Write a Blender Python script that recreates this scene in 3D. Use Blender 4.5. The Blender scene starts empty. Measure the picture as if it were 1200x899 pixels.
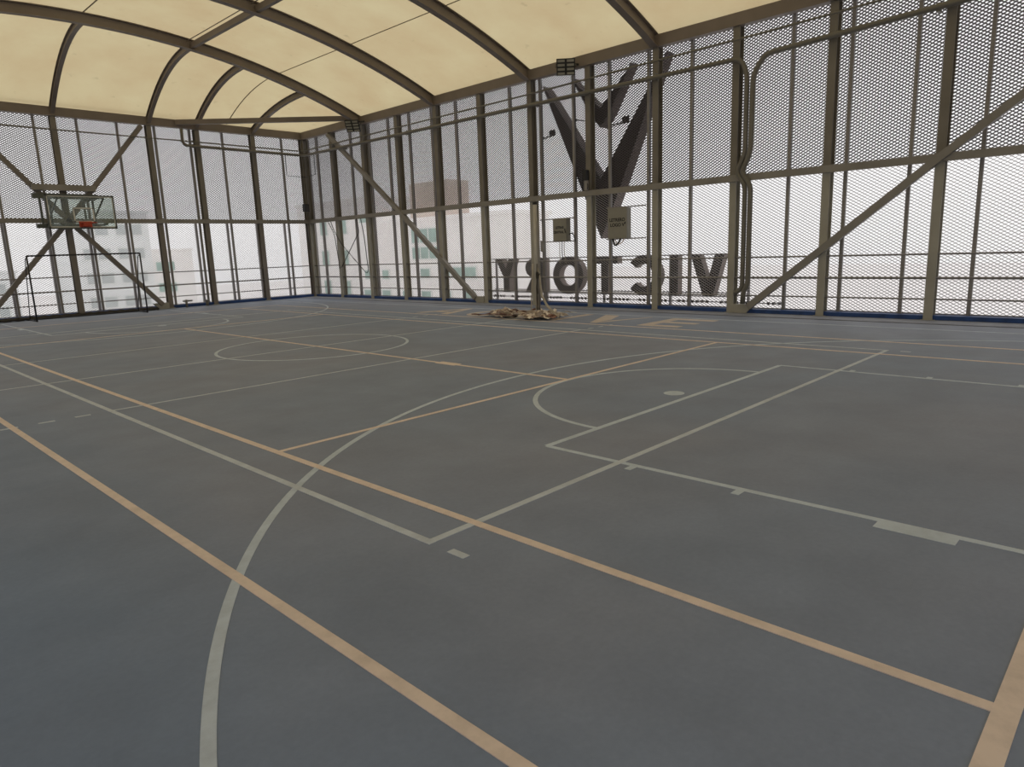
import bpy, math, random
from mathutils import Vector, Matrix

C = bpy.context.scene.collection
# ------------------------------------------------------------------ camera, sky, exposure
cam_d = bpy.data.cameras.new('camera')
cam = bpy.data.objects.new('camera', cam_d)
C.objects.link(cam)
bpy.context.scene.camera = cam
cam_d.sensor_width = 36.0
cam_d.lens = 806.435 * 36.0 / 1200.0
cam_d.clip_end = 2000
Rw = Matrix(((0.689662636777127, -0.7232879386259353, -0.03492857385960324),
             (0.161913182492092, 0.10701277688442201, 0.9809854162620193),
             (-0.7057971158689323, -0.6822043853726902, 0.19091256587602295))).transposed()
cam.matrix_world = Matrix.Translation((0, 0, 1.72)) @ Rw.to_4x4()

world = bpy.data.worlds.new('overcast_sky')
bpy.context.scene.world = world
world.use_nodes = True
wn = world.node_tree.nodes
wl = world.node_tree.links
bg = wn['Background']
tc = wn.new('ShaderNodeTexCoord')
mp = wn.new('ShaderNodeMapping'); mp.inputs['Scale'].default_value = (1, 1, 2.2)
nz = wn.new('ShaderNodeTexNoise'); nz.inputs['Scale'].default_value = 1.6; nz.inputs['Detail'].default_value = 4
cr = wn.new('ShaderNodeValToRGB')
cr.color_ramp.elements[0].position = 0.3; cr.color_ramp.elements[0].color = (0.90, 0.89, 0.905, 1)
cr.color_ramp.elements[1].position = 0.7; cr.color_ramp.elements[1].color = (0.99, 0.975, 0.975, 1)
wl.new(tc.outputs['Generated'], mp.inputs['Vector']); wl.new(mp.outputs[0], nz.inputs['Vector'])
wl.new(nz.outputs['Fac'], cr.inputs['Fac']); wl.new(cr.outputs[0], bg.inputs['Color'])
bg.inputs['Strength'].default_value = 1.1

vs = bpy.context.scene.view_settings
vs.view_transform = 'Standard'; vs.look = 'None'; vs.gamma = 1.0; vs.use_curve_mapping = False
vs.exposure = 0.0

# ------------------------------------------------------------------ materials
def mat(name, col, rough=0.6, metal=0.0, var=0.0, scale=3.0, spec=0.5, bump=0.0, stretch=None):
    m = bpy.data.materials.new(name); m.use_nodes = True
    n = m.node_tree.nodes; l = m.node_tree.links; b = n['Principled BSDF']
    b.inputs['Base Color'].default_value = (*col, 1); b.inputs['Roughness'].default_value = rough
    b.inputs['Metallic'].default_value = metal; b.inputs['Specular IOR Level'].default_value = spec
    if var or bump:
        t = n.new('ShaderNodeTexCoord'); no = n.new('ShaderNodeTexNoise')
        no.inputs['Scale'].default_value = scale; no.inputs['Detail'].default_value = 6
        if stretch:
            ma = n.new('ShaderNodeMapping'); ma.inputs['Scale'].default_value = stretch
            l.new(t.outputs['Object'], ma.inputs['Vector']); l.new(ma.outputs[0], no.inputs['Vector'])
        else:
            l.new(t.outputs['Object'], no.inputs['Vector'])
        if var:
            r = n.new('ShaderNodeValToRGB')
            r.color_ramp.elements[0].position = 0.3; r.color_ramp.elements[1].position = 0.7
            r.color_ramp.elements[0].color = (*[c * (1 - var) for c in col], 1)
            r.color_ramp.elements[1].color = (*[min(1, c * (1 + var)) for c in col], 1)
            l.new(no.outputs['Fac'], r.inputs['Fac']); l.new(r.outputs[0], b.inputs['Base Color'])
        if bump:
            bu = n.new('ShaderNodeBump'); bu.inputs['Strength'].default_value = bump
            l.new(no.outputs['Fac'], bu.inputs['Height']); l.new(bu.outputs[0], b.inputs['Normal'])
    return m

M = {}
M['steel'] = mat('grey_beige_painted_steel', (0.255, 0.24, 0.215), 0.55, var=0.12, scale=1.5)
M['steel_low'] = mat('pale_beige_column', (0.36, 0.345, 0.295), 0.55, var=0.12, scale=1.5)  # paler tone for columns below the middle beam
M['steel_high'] = mat('dark_olive_column', (0.185, 0.168, 0.14), 0.55, var=0.12, scale=1.5)  # darker tone for columns above the middle beam
M['back_paint'] = mat('brown_grey_column_paint', (0.20, 0.178, 0.155), 0.55, var=0.12, scale=1.5)
M['pale_steel'] = mat('pale_galvanised_tube', (0.46, 0.44, 0.40), 0.5, var=0.15, scale=3)
M['roof_steel'] = mat('brown_grey_painted_steel', (0.20, 0.165, 0.135), 0.55, var=0.1, scale=1.5)
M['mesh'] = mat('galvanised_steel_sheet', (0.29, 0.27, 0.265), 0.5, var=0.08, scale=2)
M['mesh_dark'] = mat('darker_steel_sheet', (0.115, 0.10, 0.096), 0.5, var=0.08, scale=2)  # darker tone for the sheets above the middle beam
M['rail'] = mat('grey_painted_tube', (0.27, 0.255, 0.245), 0.5, var=0.08)
M['pipe'] = mat('dull_grey_pipe', (0.16, 0.15, 0.125), 0.5, var=0.1, scale=2)
M['blue'] = mat('blue_painted_kerb', (0.015, 0.055, 0.20), 0.6, var=0.3, scale=4)
M['gutter'] = mat('pale_concrete_strip', (0.25, 0.27, 0.33), 0.7, var=0.15, scale=3)
M['seam'] = mat('dark_seam_tape', (0.22, 0.17, 0.10), 0.8, var=0.1)
M['dark'] = mat('matt_black_plastic', (0.015, 0.015, 0.015), 0.5, var=0.2)
M['black_tube'] = mat('black_enamelled_tube', (0.02, 0.02, 0.022), 0.4, var=0.2)
M['cable'] = mat('dark_rubber_cable', (0.05, 0.048, 0.045), 0.6, var=0.2)
M['box'] = mat('grey_green_enclosure', (0.27, 0.26, 0.22), 0.5, var=0.05, scale=5)
M['boxdark'] = mat('enclosure_gasket', (0.05, 0.05, 0.045), 0.6, var=0.1)
M['lamp'] = mat('grey_lamp_lens', (0.30, 0.29, 0.24), 0.25, var=0.1)
M['sign_back'] = mat('dark_brown_sign_back', (0.016, 0.012, 0.010), 0.6, var=0.25, scale=4)
M['chevron_side'] = mat('dark_brown_sign_return', (0.075, 0.05, 0.04), 0.6, var=0.3, scale=3)
M['sign_side'] = mat('weathered_sign_return', (0.17, 0.13, 0.11), 0.6, var=0.3, scale=3, stretch=(1, 1, 0.4))
M['ink'] = mat('black_stencil_paint', (0.02, 0.02, 0.02), 0.7, var=0.1)
M['orange_rim'] = mat('orange_red_enamel', (0.45, 0.055, 0.02), 0.4, var=0.15)
M['board_frame'] = mat('grey_board_frame', (0.09, 0.10, 0.09), 0.5, var=0.1)
M['white_tape'] = mat('white_board_marking', (0.62, 0.62, 0.58), 0.6, var=0.05)
M['strap'] = mat('cream_webbing', (0.85, 0.74, 0.66), 0.85, var=0.25, scale=9)
M['strap_brown'] = mat('brown_stained_webbing', (0.30, 0.17, 0.13), 0.85, var=0.3, scale=9)
M['net'] = mat('dark_netting_cord', (0.05, 0.045, 0.04), 0.9, var=0.3, scale=9)
M['pale_wood'] = mat('weathered_pale_pole', (0.42, 0.38, 0.32), 0.7, var=0.2, scale=6)
M['facade'] = mat('hazy_white_render', (0.94, 0.92, 0.90), 0.9, var=0.05, scale=0.3)  # near white: outdoor haze is put into the wall colour
M['facade_brown'] = mat('pale_brown_render', (0.72, 0.62, 0.55), 0.9, var=0.08, scale=0.3)
M['facade_grey'] = mat('hazy_grey_render', (0.84, 0.86, 0.86), 0.9, var=0.06, scale=0.1)  # haze around the far towers is put into this light grey
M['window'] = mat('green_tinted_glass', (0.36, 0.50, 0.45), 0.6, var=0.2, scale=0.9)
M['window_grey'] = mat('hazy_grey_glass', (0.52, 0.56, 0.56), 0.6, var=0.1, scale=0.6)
M['winframe'] = mat('pale_window_frame', (0.80, 0.82, 0.80), 0.6, var=0.05)
M['city'] = mat('hazy_city_ground', (0.92, 0.89, 0.88), 0.95, var=0.06, scale=0.02)  # whitened so the colour itself carries the distance haze
M['roof_slab'] = mat('pale_roof_slab', (0.82, 0.79, 0.76), 0.9, var=0.06, scale=0.5)

def floor_material():
    m = bpy.data.materials.new('worn_slate_court_paint'); m.use_nodes = True
    n = m.node_tree.nodes; l = m.node_tree.links; b = n['Principled BSDF']
    t = n.new('ShaderNodeTexCoord')
    def noise(s, d=5, ro=0.55):
        x = n.new('ShaderNodeTexNoise'); x.inputs['Scale'].default_value = s; x.inputs['Detail'].default_value = d
        x.inputs['Roughness'].default_value = ro
        l.new(t.outputs['Object'], x.inputs['Vector']); return x
    big = noise(0.22, 3)
    r1 = n.new('ShaderNodeValToRGB')
    r1.color_ramp.elements[0].position = 0.40; r1.color_ramp.elements[0].color = (0.212, 0.258, 0.362, 1)
    r1.color_ramp.elements[1].position = 0.62; r1.color_ramp.elements[1].color = (0.234, 0.264, 0.350, 1)
    l.new(big.outputs['Fac'], r1.inputs['Fac'])
    # bluer and darker towards the left wall, with a noisy edge
    sx = n.new('ShaderNodeSeparateXYZ'); l.new(t.outputs['Object'], sx.inputs[0])
    w = noise(0.5, 4)
    ad = n.new('ShaderNodeMath'); ad.operation = 'MULTIPLY_ADD'; ad.inputs[1].default_value = 2.2
    l.new(w.outputs['Fac'], ad.inputs[0]); l.new(sx.outputs['X'], ad.inputs[2])
    mr = n.new('ShaderNodeMapRange'); mr.inputs['From Min'].default_value = 1.3; mr.inputs['From Max'].default_value = 3.2
    mr.inputs['To Min'].default_value = 1.0; mr.inputs['To Max'].default_value = 0.0
    l.new(ad.outputs[0], mr.inputs['Value'])
    mx = n.new('ShaderNodeMixRGB'); mx.inputs['Color2'].default_value = (0.160, 0.220, 0.332, 1)
    l.new(mr.outputs[0], mx.inputs['Fac']); l.new(r1.outputs[0], mx.inputs['Color1'])
    # blotches and scuffs
    med = noise(1.3, 6, 0.6); fine = noise(28, 5, 0.7)
    a = n.new('ShaderNodeMapRange'); a.inputs['From Min'].default_value = 0.3; a.inputs['From Max'].default_value = 0.7
    a.inputs['To Min'].default_value = 0.90; a.inputs['To Max'].default_value = 1.10
    l.new(med.outputs['Fac'], a.inputs['Value'])
    a2 = n.new('ShaderNodeMapRange'); a2.inputs['From Min'].default_value = 0.3; a2.inputs['From Max'].default_value = 0.7
    a2.inputs['To Min'].default_value = 0.95; a2.inputs['To Max'].default_value = 1.05
    l.new(fine.outputs['Fac'], a2.inputs['Value'])
    mu = n.new('ShaderNodeMath'); mu.operation = 'MULTIPLY'
    l.new(a.outputs[0], mu.inputs[0]); l.new(a2.outputs[0], mu.inputs[1])
    vm = n.new('ShaderNodeVectorMath'); vm.operation = 'SCALE'
    l.new(mx.outputs[0], vm.inputs[0]); l.new(mu.outputs[0], vm.inputs['Scale'])
    l.new(vm.outputs[0], b.inputs['Base Color'])
    b.inputs['Roughness'].default_value = 0.62; b.inputs['Specular IOR Level'].default_value = 0.35
    bu = n.new('ShaderNodeBump'); bu.inputs['Strength'].default_value = 0.06; bu.inputs['Distance'].default_value = 0.01
    l.new(fine.outputs['Fac'], bu.inputs['Height']); l.new(bu.outputs[0], b.inputs['Normal'])
    return m
M['floor'] = floor_material()

def line_material(name, col):
    m = bpy.data.materials.new(name); m.use_nodes = True
    n = m.node_tree.nodes; l = m.node_tree.links; b = n['Principled BSDF']
    t = n.new('ShaderNodeTexCoord'); no = n.new('ShaderNodeTexNoise')
    no.inputs['Scale'].default_value = 5; no.inputs['Detail'].default_value = 8; no.inputs['Roughness'].default_value = 0.7
    l.new(t.outputs['Object'], no.inputs['Vector'])
    r = n.new('ShaderNodeValToRGB')
    r.color_ramp.elements[0].position = 0.28; r.color_ramp.elements[0].color = (*[c * 0.78 for c in col], 1)
    r.color_ramp.elements[1].position = 0.6; r.color_ramp.elements[1].color = (*col, 1)
    l.new(no.outputs['Fac'], r.inputs['Fac']); l.new(r.outputs[0], b.inputs['Base Color'])
    b.inputs['Roughness'].default_value = 0.7
    return m
M['white_line'] = line_material('faded_white_line_paint', (0.55, 0.635, 0.74))
M['volley_line'] = line_material('faded_pale_line_paint', (0.57, 0.63, 0.71))
M['orange_line'] = line_material('peach_line_paint', (0.80, 0.675, 0.60))
M['letter_paint'] = line_material('faded_peach_letter_paint', (0.60, 0.52, 0.46))

def membrane_material():
    m = bpy.data.materials.new('cream_translucent_membrane'); m.use_nodes = True
    n = m.node_tree.nodes; l = m.node_tree.links
    n.remove(n['Principled BSDF']); out = n['Material Output']
    t = n.new('ShaderNodeTexCoord')
    no = n.new('ShaderNodeTexNoise'); no.inputs['Scale'].default_value = 0.55; no.inputs['Detail'].default_value = 7
    no.inputs['Roughness'].default_value = 0.6
    l.new(t.outputs['Object'], no.inputs['Vector'])
    r = n.new('ShaderNodeValToRGB')
    r.color_ramp.elements[0].position = 0.32; r.color_ramp.elements[0].color = (0.60, 0.475, 0.275, 1)
    r.color_ramp.elements[1].position = 0.68; r.color_ramp.elements[1].color = (0.67, 0.58, 0.35, 1)
    l.new(no.outputs['Fac'], r.inputs['Fac'])
    # small dark dirt specks
    n2 = n.new('ShaderNodeTexNoise'); n2.inputs['Scale'].default_value = 3.2; n2.inputs['Detail'].default_value = 8
    l.new(t.outputs['Object'], n2.inputs['Vector'])
    mr = n.new('ShaderNodeMapRange'); mr.inputs['From Min'].default_value = 0.66; mr.inputs['From Max'].default_value = 0.76
    mr.inputs['To Min'].default_value = 1.0; mr.inputs['To Max'].default_value = 0.82
    l.new(n2.outputs['Fac'], mr.inputs['Value'])
    vm = n.new('ShaderNodeVectorMath'); vm.operation = 'SCALE'
    l.new(r.outputs[0], vm.inputs[0]); l.new(mr.outputs[0], vm.inputs['Scale'])
    tr = n.new('ShaderNodeBsdfTranslucent'); di = n.new('ShaderNodeBsdfDiffuse')
    di.inputs['Color'].default_value = (0.55, 0.48, 0.33, 1)
    mixs = n.new('ShaderNodeMixShader'); mixs.inputs['Fac'].default_value = 0.2
    l.new(vm.outputs[0], tr.inputs['Color'])
    l.new(tr.outputs[0], mixs.inputs[1]); l.new(di.outputs[0], mixs.inputs[2]); l.new(mixs.outputs[0], out.inputs['Surface'])
    return m
M['membrane'] = membrane_material()

def board_glass():
    m = bpy.data.materials.new('scratched_clear_backboard'); m.use_nodes = True
    n = m.node_tree.nodes; l = m.node_tree.links
    n.remove(n['Principled BSDF']); out = n['Material Output']
    tr = n.new('ShaderNodeBsdfTransparent'); tr.inputs['Color'].default_value = (0.86, 0.91, 0.87, 1)
    di = n.new('ShaderNodeBsdfDiffuse'); di.inputs['Color'].default_value = (0.42, 0.46, 0.42, 1)
    gl = n.new('ShaderNodeBsdfGlossy'); gl.inputs['Roughness'].default_value = 0.08
    no = n.new('ShaderNodeTexNoise'); no.inputs['Scale'].default_value = 6
    t = n.new('ShaderNodeTexCoord'); l.new(t.outputs['Object'], no.inputs['Vector'])
    mr = n.new('ShaderNodeMapRange'); mr.inputs['To Min'].default_value = 0.02; mr.inputs['To Max'].default_value = 0.13
    l.new(no.outputs['Fac'], mr.inputs['Value'])
    m1 = n.new('ShaderNodeMixShader'); l.new(mr.outputs[0], m1.inputs['Fac'])
    l.new(tr.outputs[0], m1.inputs[1]); l.new(di.outputs[0], m1.inputs[2])
    m2 = n.new('ShaderNodeMixShader'); m2.inputs['Fac'].default_value = 0.05
    l.new(m1.outputs[0], m2.inputs[1]); l.new(gl.outputs[0], m2.inputs[2]); l.new(m2.outputs[0], out.inputs['Surface'])
    return m
M['glass'] = board_glass()

# ------------------------------------------------------------------ mesh helpers
class MB:
    """collects polygons for one mesh object"""
    def __init__(s): s.v = []; s.f = []
    def quadbox(s, p, e1, e2, e3):
        p, e1, e2, e3 = Vector(p), Vector(e1), Vector(e2), Vector(e3); b = len(s.v)
        for k in range(8):
            s.v.append(tuple(p + e1 * (k & 1) + e2 * ((k >> 1) & 1) + e3 * (k >> 2)))
        for q in ((0, 2, 3, 1), (4, 5, 7, 6), (0, 1, 5, 4), (2, 6, 7, 3), (0, 4, 6, 2), (1, 3, 7, 5)):
            s.f.append(tuple(b + i for i in q))
        return s
    def box(s, x0, x1, y0, y1, z0, z1):
        return s.quadbox((x0, y0, z0), (x1 - x0, 0, 0), (0, y1 - y0, 0), (0, 0, z1 - z0))
    def bar(s, a, b, w, h, side=(0, 0, 1)):
        """rectangular bar from a to b: width w across, height h along the vector side"""
        a, b = Vector(a), Vector(b); t = (b - a).normalized()
        u = Vector(side); u = (u - t * u.dot(t)).normalized(); c = t.cross(u)
        return s.quadbox(a - c * w / 2 - u * h / 2, b - a, c * w, u * h)
    def sweep(s, path, prof, side, closed=False):
        """prof: list of (across, up); side: fixed vector across the path; up = side x tangent-ish"""
        path = [Vector(p) for p in path]; n = len(path); side = Vector(side).normalized(); b = len(s.v); k = len(prof)
        for i, p in enumerate(path):
            t = (path[min(i + 1, n - 1)] - path[max(i - 1, 0)]).normalized()
            c = (side - t * side.dot(t)).normalized(); u = c.cross(t)
            for (x, y) in prof: s.v.append(tuple(p + c * x + u * y))
        for i in range(n - 1):
            for j in range(k):
                a0 = b + i * k + j; a1 = b + i * k + (j + 1) % k
                s.f.append((a0, a1, a1 + k, a0 + k))
        s.f.append(tuple(b + j for j in range(k))[::-1]); s.f.append(tuple(b + (n - 1) * k + j for j in range(k)))
        return s
    def tube(s, path, r, seg=8):
        path = [Vector(p) for p in path]; n = len(path); b = len(s.v)
        t0 = (path[1] - path[0]).normalized()
        c = t0.orthogonal().normalized()
        for i, p in enumerate(path):
            t = (path[min(i + 1, n - 1)] - path[max(i - 1, 0)]).normalized()
            c = (c - t * c.dot(t)).normalized(); u = t.cross(c)
            for j in range(seg):
                a = 2 * math.pi * j / seg
                s.v.append(tuple(p + (c * math.cos(a) + u * math.sin(a)) * r))
        for i in range(n - 1):
            for j in range(seg):
                a0 = b + i * seg + j; a1 = b + i * seg + (j + 1) % seg
                s.f.append((a0, a1, a1 + seg, a0 + seg))
        s.f.append(tuple(b + j for j in range(seg))[::-1]); s.f.append(tuple(b + (n - 1) * seg + j for j in range(seg)))
        return s
    def prism(s, pts, f, d):
        """pts: 2D outline, f maps (a,b)->3D, d: extrusion vector"""
        b = len(s.v); n = len(pts); d = Vector(d)
        P = [Vector(f(*p)) for p in pts]
        s.v += [tuple(p) for p in P] + [tuple(p + d) for p in P]
        s.f.append(tuple(range(b, b + n))); s.f.append(tuple(range(b + 2 * n - 1, b + n - 1, -1)))
        for i in range(n):
            j = (i + 1) % n
            s.f.append((b + i, b + i + n, b + j + n, b + j))
        return s
    def data(s, name, m):
        me = bpy.data.meshes.new(name); me.from_pydata(s.v, [], s.f)
        me.materials.append(m); me.validate(); me.update(); return me
    def build(s, name, m, parent=None, smooth=False, local=None):
        """local: world position of the parent, vertices are stored relative to it"""
        if local is not None:
            o3 = Vector(local); s.v = [tuple(Vector(v) - o3) for v in s.v]
        me = s.data(name, m)
        import bmesh
        bm = bmesh.new(); bm.from_mesh(me); bmesh.ops.recalc_face_normals(bm, faces=bm.faces); bm.to_mesh(me); bm.free()
        if smooth:
            me.polygons.foreach_set('use_smooth', [len(p.vertices) == 4 for p in me.polygons])
        o = bpy.data.objects.new(name, me); C.objects.link(o)
        if parent is not None: o.parent = parent
        return o

def tag(o, label=None, cat=None, group=None, kind=None):
    if label: o['label'] = label
    if cat: o['category'] = cat
    if group: o['group'] = group
    if kind: o['kind'] = kind
    return o
def thing(name, loc, label, cat, group=None):
    o = bpy.data.objects.new(name, None); C.objects.link(o); o.location = loc; o.empty_display_size = 0.2
    return tag(o, label, cat, group)
def setting(name, label, cat, loc=(0, 0, 0)):
    o = bpy.data.objects.new(name, None); C.objects.link(o); o.location = loc
    return tag(o, label, cat, kind='structure')
def ipoly(w, h, tf=0.02, tw=0.02):
    """I-section: w flange width (across), h depth (up)"""
    a, b = w / 2, h / 2
    return [(-a, -b), (a, -b), (a, -b + tf), (tw / 2, -b + tf), (tw / 2, b - tf), (a, b - tf), (a, b), (-a, b), (-a, b - tf),
            (-tw / 2, b - tf), (-tw / 2, -b + tf), (-a, -b + tf)]
def rnd_path(pts, r=0.18, n=5):
    """polyline with rounded corners"""
    P = [Vector(p) for p in pts]; out = [P[0]]
    for i in range(1, len(P) - 1):
        a = (P[i - 1] - P[i]); b = (P[i + 1] - P[i]); rr = min(r, a.length * 0.49, b.length * 0.49)
        s, e = P[i] + a.normalized() * rr, P[i] + b.normalized() * rr
        for k in range(n + 1):
            t = k / n; out.append(s * (1 - t) ** 2 + P[i] * 2 * t * (1 - t) + e * t * t)
    out.append(P[-1]); return out

# ------------------------------------------------------------------ layout
XR, XL, YB, YN = 16.0, -2.04, 27.28, -2.86          # inner faces of the four walls
XC, YC = 6.98, 12.21                                 # middle of the hall
COL_R = [27.28 - 2.153 * k for k in range(15)]
COL_B = [16.03, 13.83, 11.63, 9.93, 6.96, 3.99, 2.29, 0.09, -2.07]
ZM0, ZM1 = 3.12, 3.27                                # middle beam
ZE0, ZE1 = 6.56, 6.84                                # eave beam
arch_y = [COL_R[k] for k in (2, 4, 6, 8, 10, 12)]

# ---- floor
fl = MB().box(XL - 1.0, XR + 1.0, YN - 1.0, YB + 1.0, -0.3, 0.0).build('floor', M['floor'])
tag(fl, 'worn slate blue sports court floor covered in painted lines', 'floor', kind='structure')
LZ = {'white_line': 0.0022, 'volley_line': 0.0032, 'orange_line': 0.0042, 'letter_paint': 0.0026}
step = [0]
def lz(m): step[0] += 1; return LZ[m] + 0.00006 * (step[0] % 14)      # each stroke of paint lies a hair over the last
def fline(name, x0, x1, y0, y1, m):
    return MB().box(min(x0, x1), max(x0, x1), min(y0, y1), max(y0, y1), -0.01, lz(m)).build(name, M[m], fl)
W = 0.056
def hx(name, y, x0, x1, m, w=W): return fline(name, x0, x1, y - w / 2, y + w / 2, m)    # runs along x
def hy(name, x, y0, y1, m, w=W): return fline(name, x - w / 2, x + w / 2, y0, y1, m)    # runs along y
def farc(name, cx, cy, r, a0, a1, m, w=W, n=72):
    v, f = [], []; zt_ = lz(m)
    for i in range(n + 1):
        a = math.radians(a0 + (a1 - a0) * i / n)
        for rr in (r - w / 2, r + w / 2):
            for z in (-0.01, zt_): v.append((cx + rr * math.cos(a), cy + rr * math.sin(a), z))
    for i in range(n):
        b = 4 * i
        f += [(b + 1, b + 3, b + 7, b + 5), (b, b + 4, b + 6, b + 2), (b, b + 1, b + 5, b + 4), (b + 2, b + 6, b + 7, b + 3)]
    q = MB(); q.v, q.f = v, f
    return q.build(name, M[m], fl)
# tennis, peach
TY = 12.1
for x in (1.46, 12.45): hy('tennis_line', x, TY - 11.82, TY + 11.885, 'orange_line', 0.062)
for x in (2.82, 11.09): hy('tennis_line', x, TY - 11.82, TY + 11.885, 'orange_line', 0.062)
hx('tennis_line', TY - 11.82, 1.46, 12.45, 'orange_line', 0.085)
hx('tennis_line', TY + 11.885, 1.46, 12.45, 'orange_line', 0.062)
for y in (5.70, 18.50): hx('tennis_line', y, 2.82, 11.09, 'orange_line')
hy('tennis_line', 6.97, 5.70, 18.50, 'orange_line')
fline('tennis_line', 6.9, 7.06, 7.9, 8.35, 'orange_line')
# volleyball, pale
for x in (2.44, 11.50): hy('volleyball_line', x, 3.07, 21.1, 'volley_line')
for y in (3.10, 21.1): hx('volleyball_line', y, 2.44, 11.50, 'volley_line')
for y in (9.02, 15.02): hx('volleyball_line', y, 2.44, 11.50, 'volley_line', 0.045)
hx('volleyball_line', 12.0, 1.0, 12.9, 'volley_line', 0.045)
for y in (9.0, 15.0):
    for x0 in (2.06, 1.70, 1.35):
        hx('volleyball_dash', y, x0, x0 + 0.16, 'volley_line', 0.05)
        hx('volleyball_dash', y, 13.94 - x0 - 0.16, 13.94 - x0, 'volley_line', 0.05)
for x in (2.44, 11.50):
    for y in (2.84, 21.36): hy('volleyball_dash', x, y - 0.07, y + 0.07, 'volley_line', 0.055)
# basketball, greyish white
for s in (-1, 1):
    def yy(v, s=s): return TY + s * (v - TY)
    base, ft, ry = yy(-1.92), yy(3.88), yy(-0.31)
    hx('basketball_line', ft, 4.43, 9.42, 'white_line', 0.062)
    for x in (4.43, 9.42): hy('basketball_line', x, min(base, ft), max(base, ft), 'white_line', 0.055)
    hx('basketball_line', base, -0.5, 14.46, 'white_line')
    a = (0, 180) if s > 0 else (180, 360)
    farc('basketball_arc', 6.98, ft, 1.8, a[0], a[1], 'white_line')
    ang = math.degrees(math.asin(1.4 / 6.75)) - 0
    if s > 0: farc('basketball_arc', 6.99, ry, 6.75, 0 + 1, 180 - 1, 'white_line', n=140)
    else: farc('basketball_arc', 6.99, ry, 6.75, 181, 359, 'white_line', n=140)
    for x in (6.99 - 6.74, 6.99 + 6.74): hy('basketball_line', x, min(base, ry), max(base, ry), 'white_line')
    dot = farc('free_throw_dot', 6.99, yy(4.12), 0.06, 0, 360, 'white_line', w=0.12, n=24)
    for sx, x in ((-1, 4.43), (1, 9.42)):
        def mk(v0, v1, w): fline('lane_mark', x, x + sx * w, yy(v0), yy(v1), 'white_line')
        mk(0.74, 1.17, 0.13); mk(2.03, 2.09, 0.12); mk(2.92, 2.98, 0.12)
farc('basketball_arc', 6.99, TY, 1.8, 0, 360, 'white_line')
for x in (-0.5, 14.46): hy('basketball_line', x, -1.92, 26.14, 'white_line')
# big painted word along the wall: A C T I V E
def fpoly(name, polys):
    q = MB()
    for k, pts in enumerate(polys): q.prism(pts, lambda a, b: (b, a, -0.01), (0, 0, 0.01 + lz('letter_paint')))
    q.build(name, M['letter_paint'], fl)
x0, x1 = 12.72, 14.3
fpoly('painted_letter', [[(16.15, x0), (15.85, x0), (15.35, x1), (15.55, x1)], [(15.35, x1), (15.55, x1), (15.02, x0), (14.72, x0)],
                         [(15.75, 13.1), (15.65, 13.3), (15.15, 13.3), (15.1, 13.1)]])
def ringpts(cy, cx, ry, rx, w, a0, a1, n=14):
    o, i = [], []
    for k in range(n + 1):
        a = math.radians(a0 + (a1 - a0) * k / n)
        o.append((cy - ry * math.cos(a), cx + rx * math.sin(a))); i.append((cy - (ry - w) * math.cos(a), cx + (rx - w) * math.sin(a)))
    return o, i
def ringquads(*a):
    o, i = ringpts(*a); return [[o[k], o[k + 1], i[k + 1], i[k]] for k in range(len(o) - 1)]
fpoly('painted_letter', ringquads(13.72, 13.5, 0.62, 0.8, 0.26, 45, 315))
fpoly('painted_letter', [[(12.85, 14.05), (12.85, x1), (11.65, x1), (11.65, 14.05)], [(12.38, 14.05), (12.38, x0), (12.12, x0), (12.12, 14.05)]])
fpoly('painted_letter', [[(11.02, x0), (11.02, x1), (10.78, x1), (10.78, x0)]])
fpoly('painted_letter', [[(9.72, x0), (10.42, x1), (10.0, x1), (9.64, 13.45), (9.6, x0)], [(9.6, x0), (9.55, 13.2), (9.1, x1), (9.02, x1), (9.55, x0)]])
fpoly('painted_letter', [[(8.45, x0), (8.45, x1), (8.18, x1), (8.18, x0)], [(8.18, x1), (8.18, 14.02), (7.3, 14.02), (7.3, x1)],
                         [(8.18, 13.62), (8.18, 13.38), (7.4, 13.38), (7.4, 13.62)], [(8.18, x0), (8.18, 12.98), (7.45, 12.98), (7.45, x0)]])
# gutter strip at the foot of the walls
MB().box(15.35, 16.02, YN, YB, 0.0, 0.012).build('gutter_strip', M['gutter'], fl)
MB().box(15.31, 15.35, YN, YB, 0.0, 0.003).build('gutter_joint', M['boxdark'], fl)

# ---- one bay of expanded metal, shared by every panel
BW = 1.2458
def mesh_sheet(name, z0, z1, sw, tilt, m):
    v, f = [], []; n = 11; cw = BW / n; h = 0.066
    ca, sa = math.cos(math.radians(tilt)) * sw / 2, math.sin(math.radians(tilt)) * sw / 2
    rows = int((z1 - z0) / (h / 2))
    for r in range(rows):
        zc = z0 + h / 4 + r * h / 2
        for k in range(2 * n):
            za = zc + h / 4 * (-1) ** (k + r); zb = zc + h / 4 * (-1) ** (k + 1 + r)
            xa, xb = k * cw / 2, (k + 1) * cw / 2; b = len(v)
            v += [(xa, -ca, za + sa), (xb, -ca, zb + sa), (xb, ca, zb - sa), (xa, ca, za - sa)]
            f.append((b, b + 1, b + 2, b + 3))
    # rim of the sheet
    q = MB(); q.v, q.f = v, f
    for (a, b_) in ((0.0, 0.02), (BW - 0.02, BW)): q.box(a, b_, -0.012, 0.012, z0, z1)
    q.box(0, BW, -0.012, 0.012, z0 - 0.02, z0); q.box(0, BW, -0.012, 0.012, z1, z1 + 0.02)
    return q.data(name, M[m])
low_sheet = mesh_sheet('mesh_panel', 0.12, 3.20, 0.0225, -36, 'mesh')
high_sheet = mesh_sheet('mesh_panel', 3.27, 6.74, 0.0335, 42, 'mesh_dark')

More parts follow.
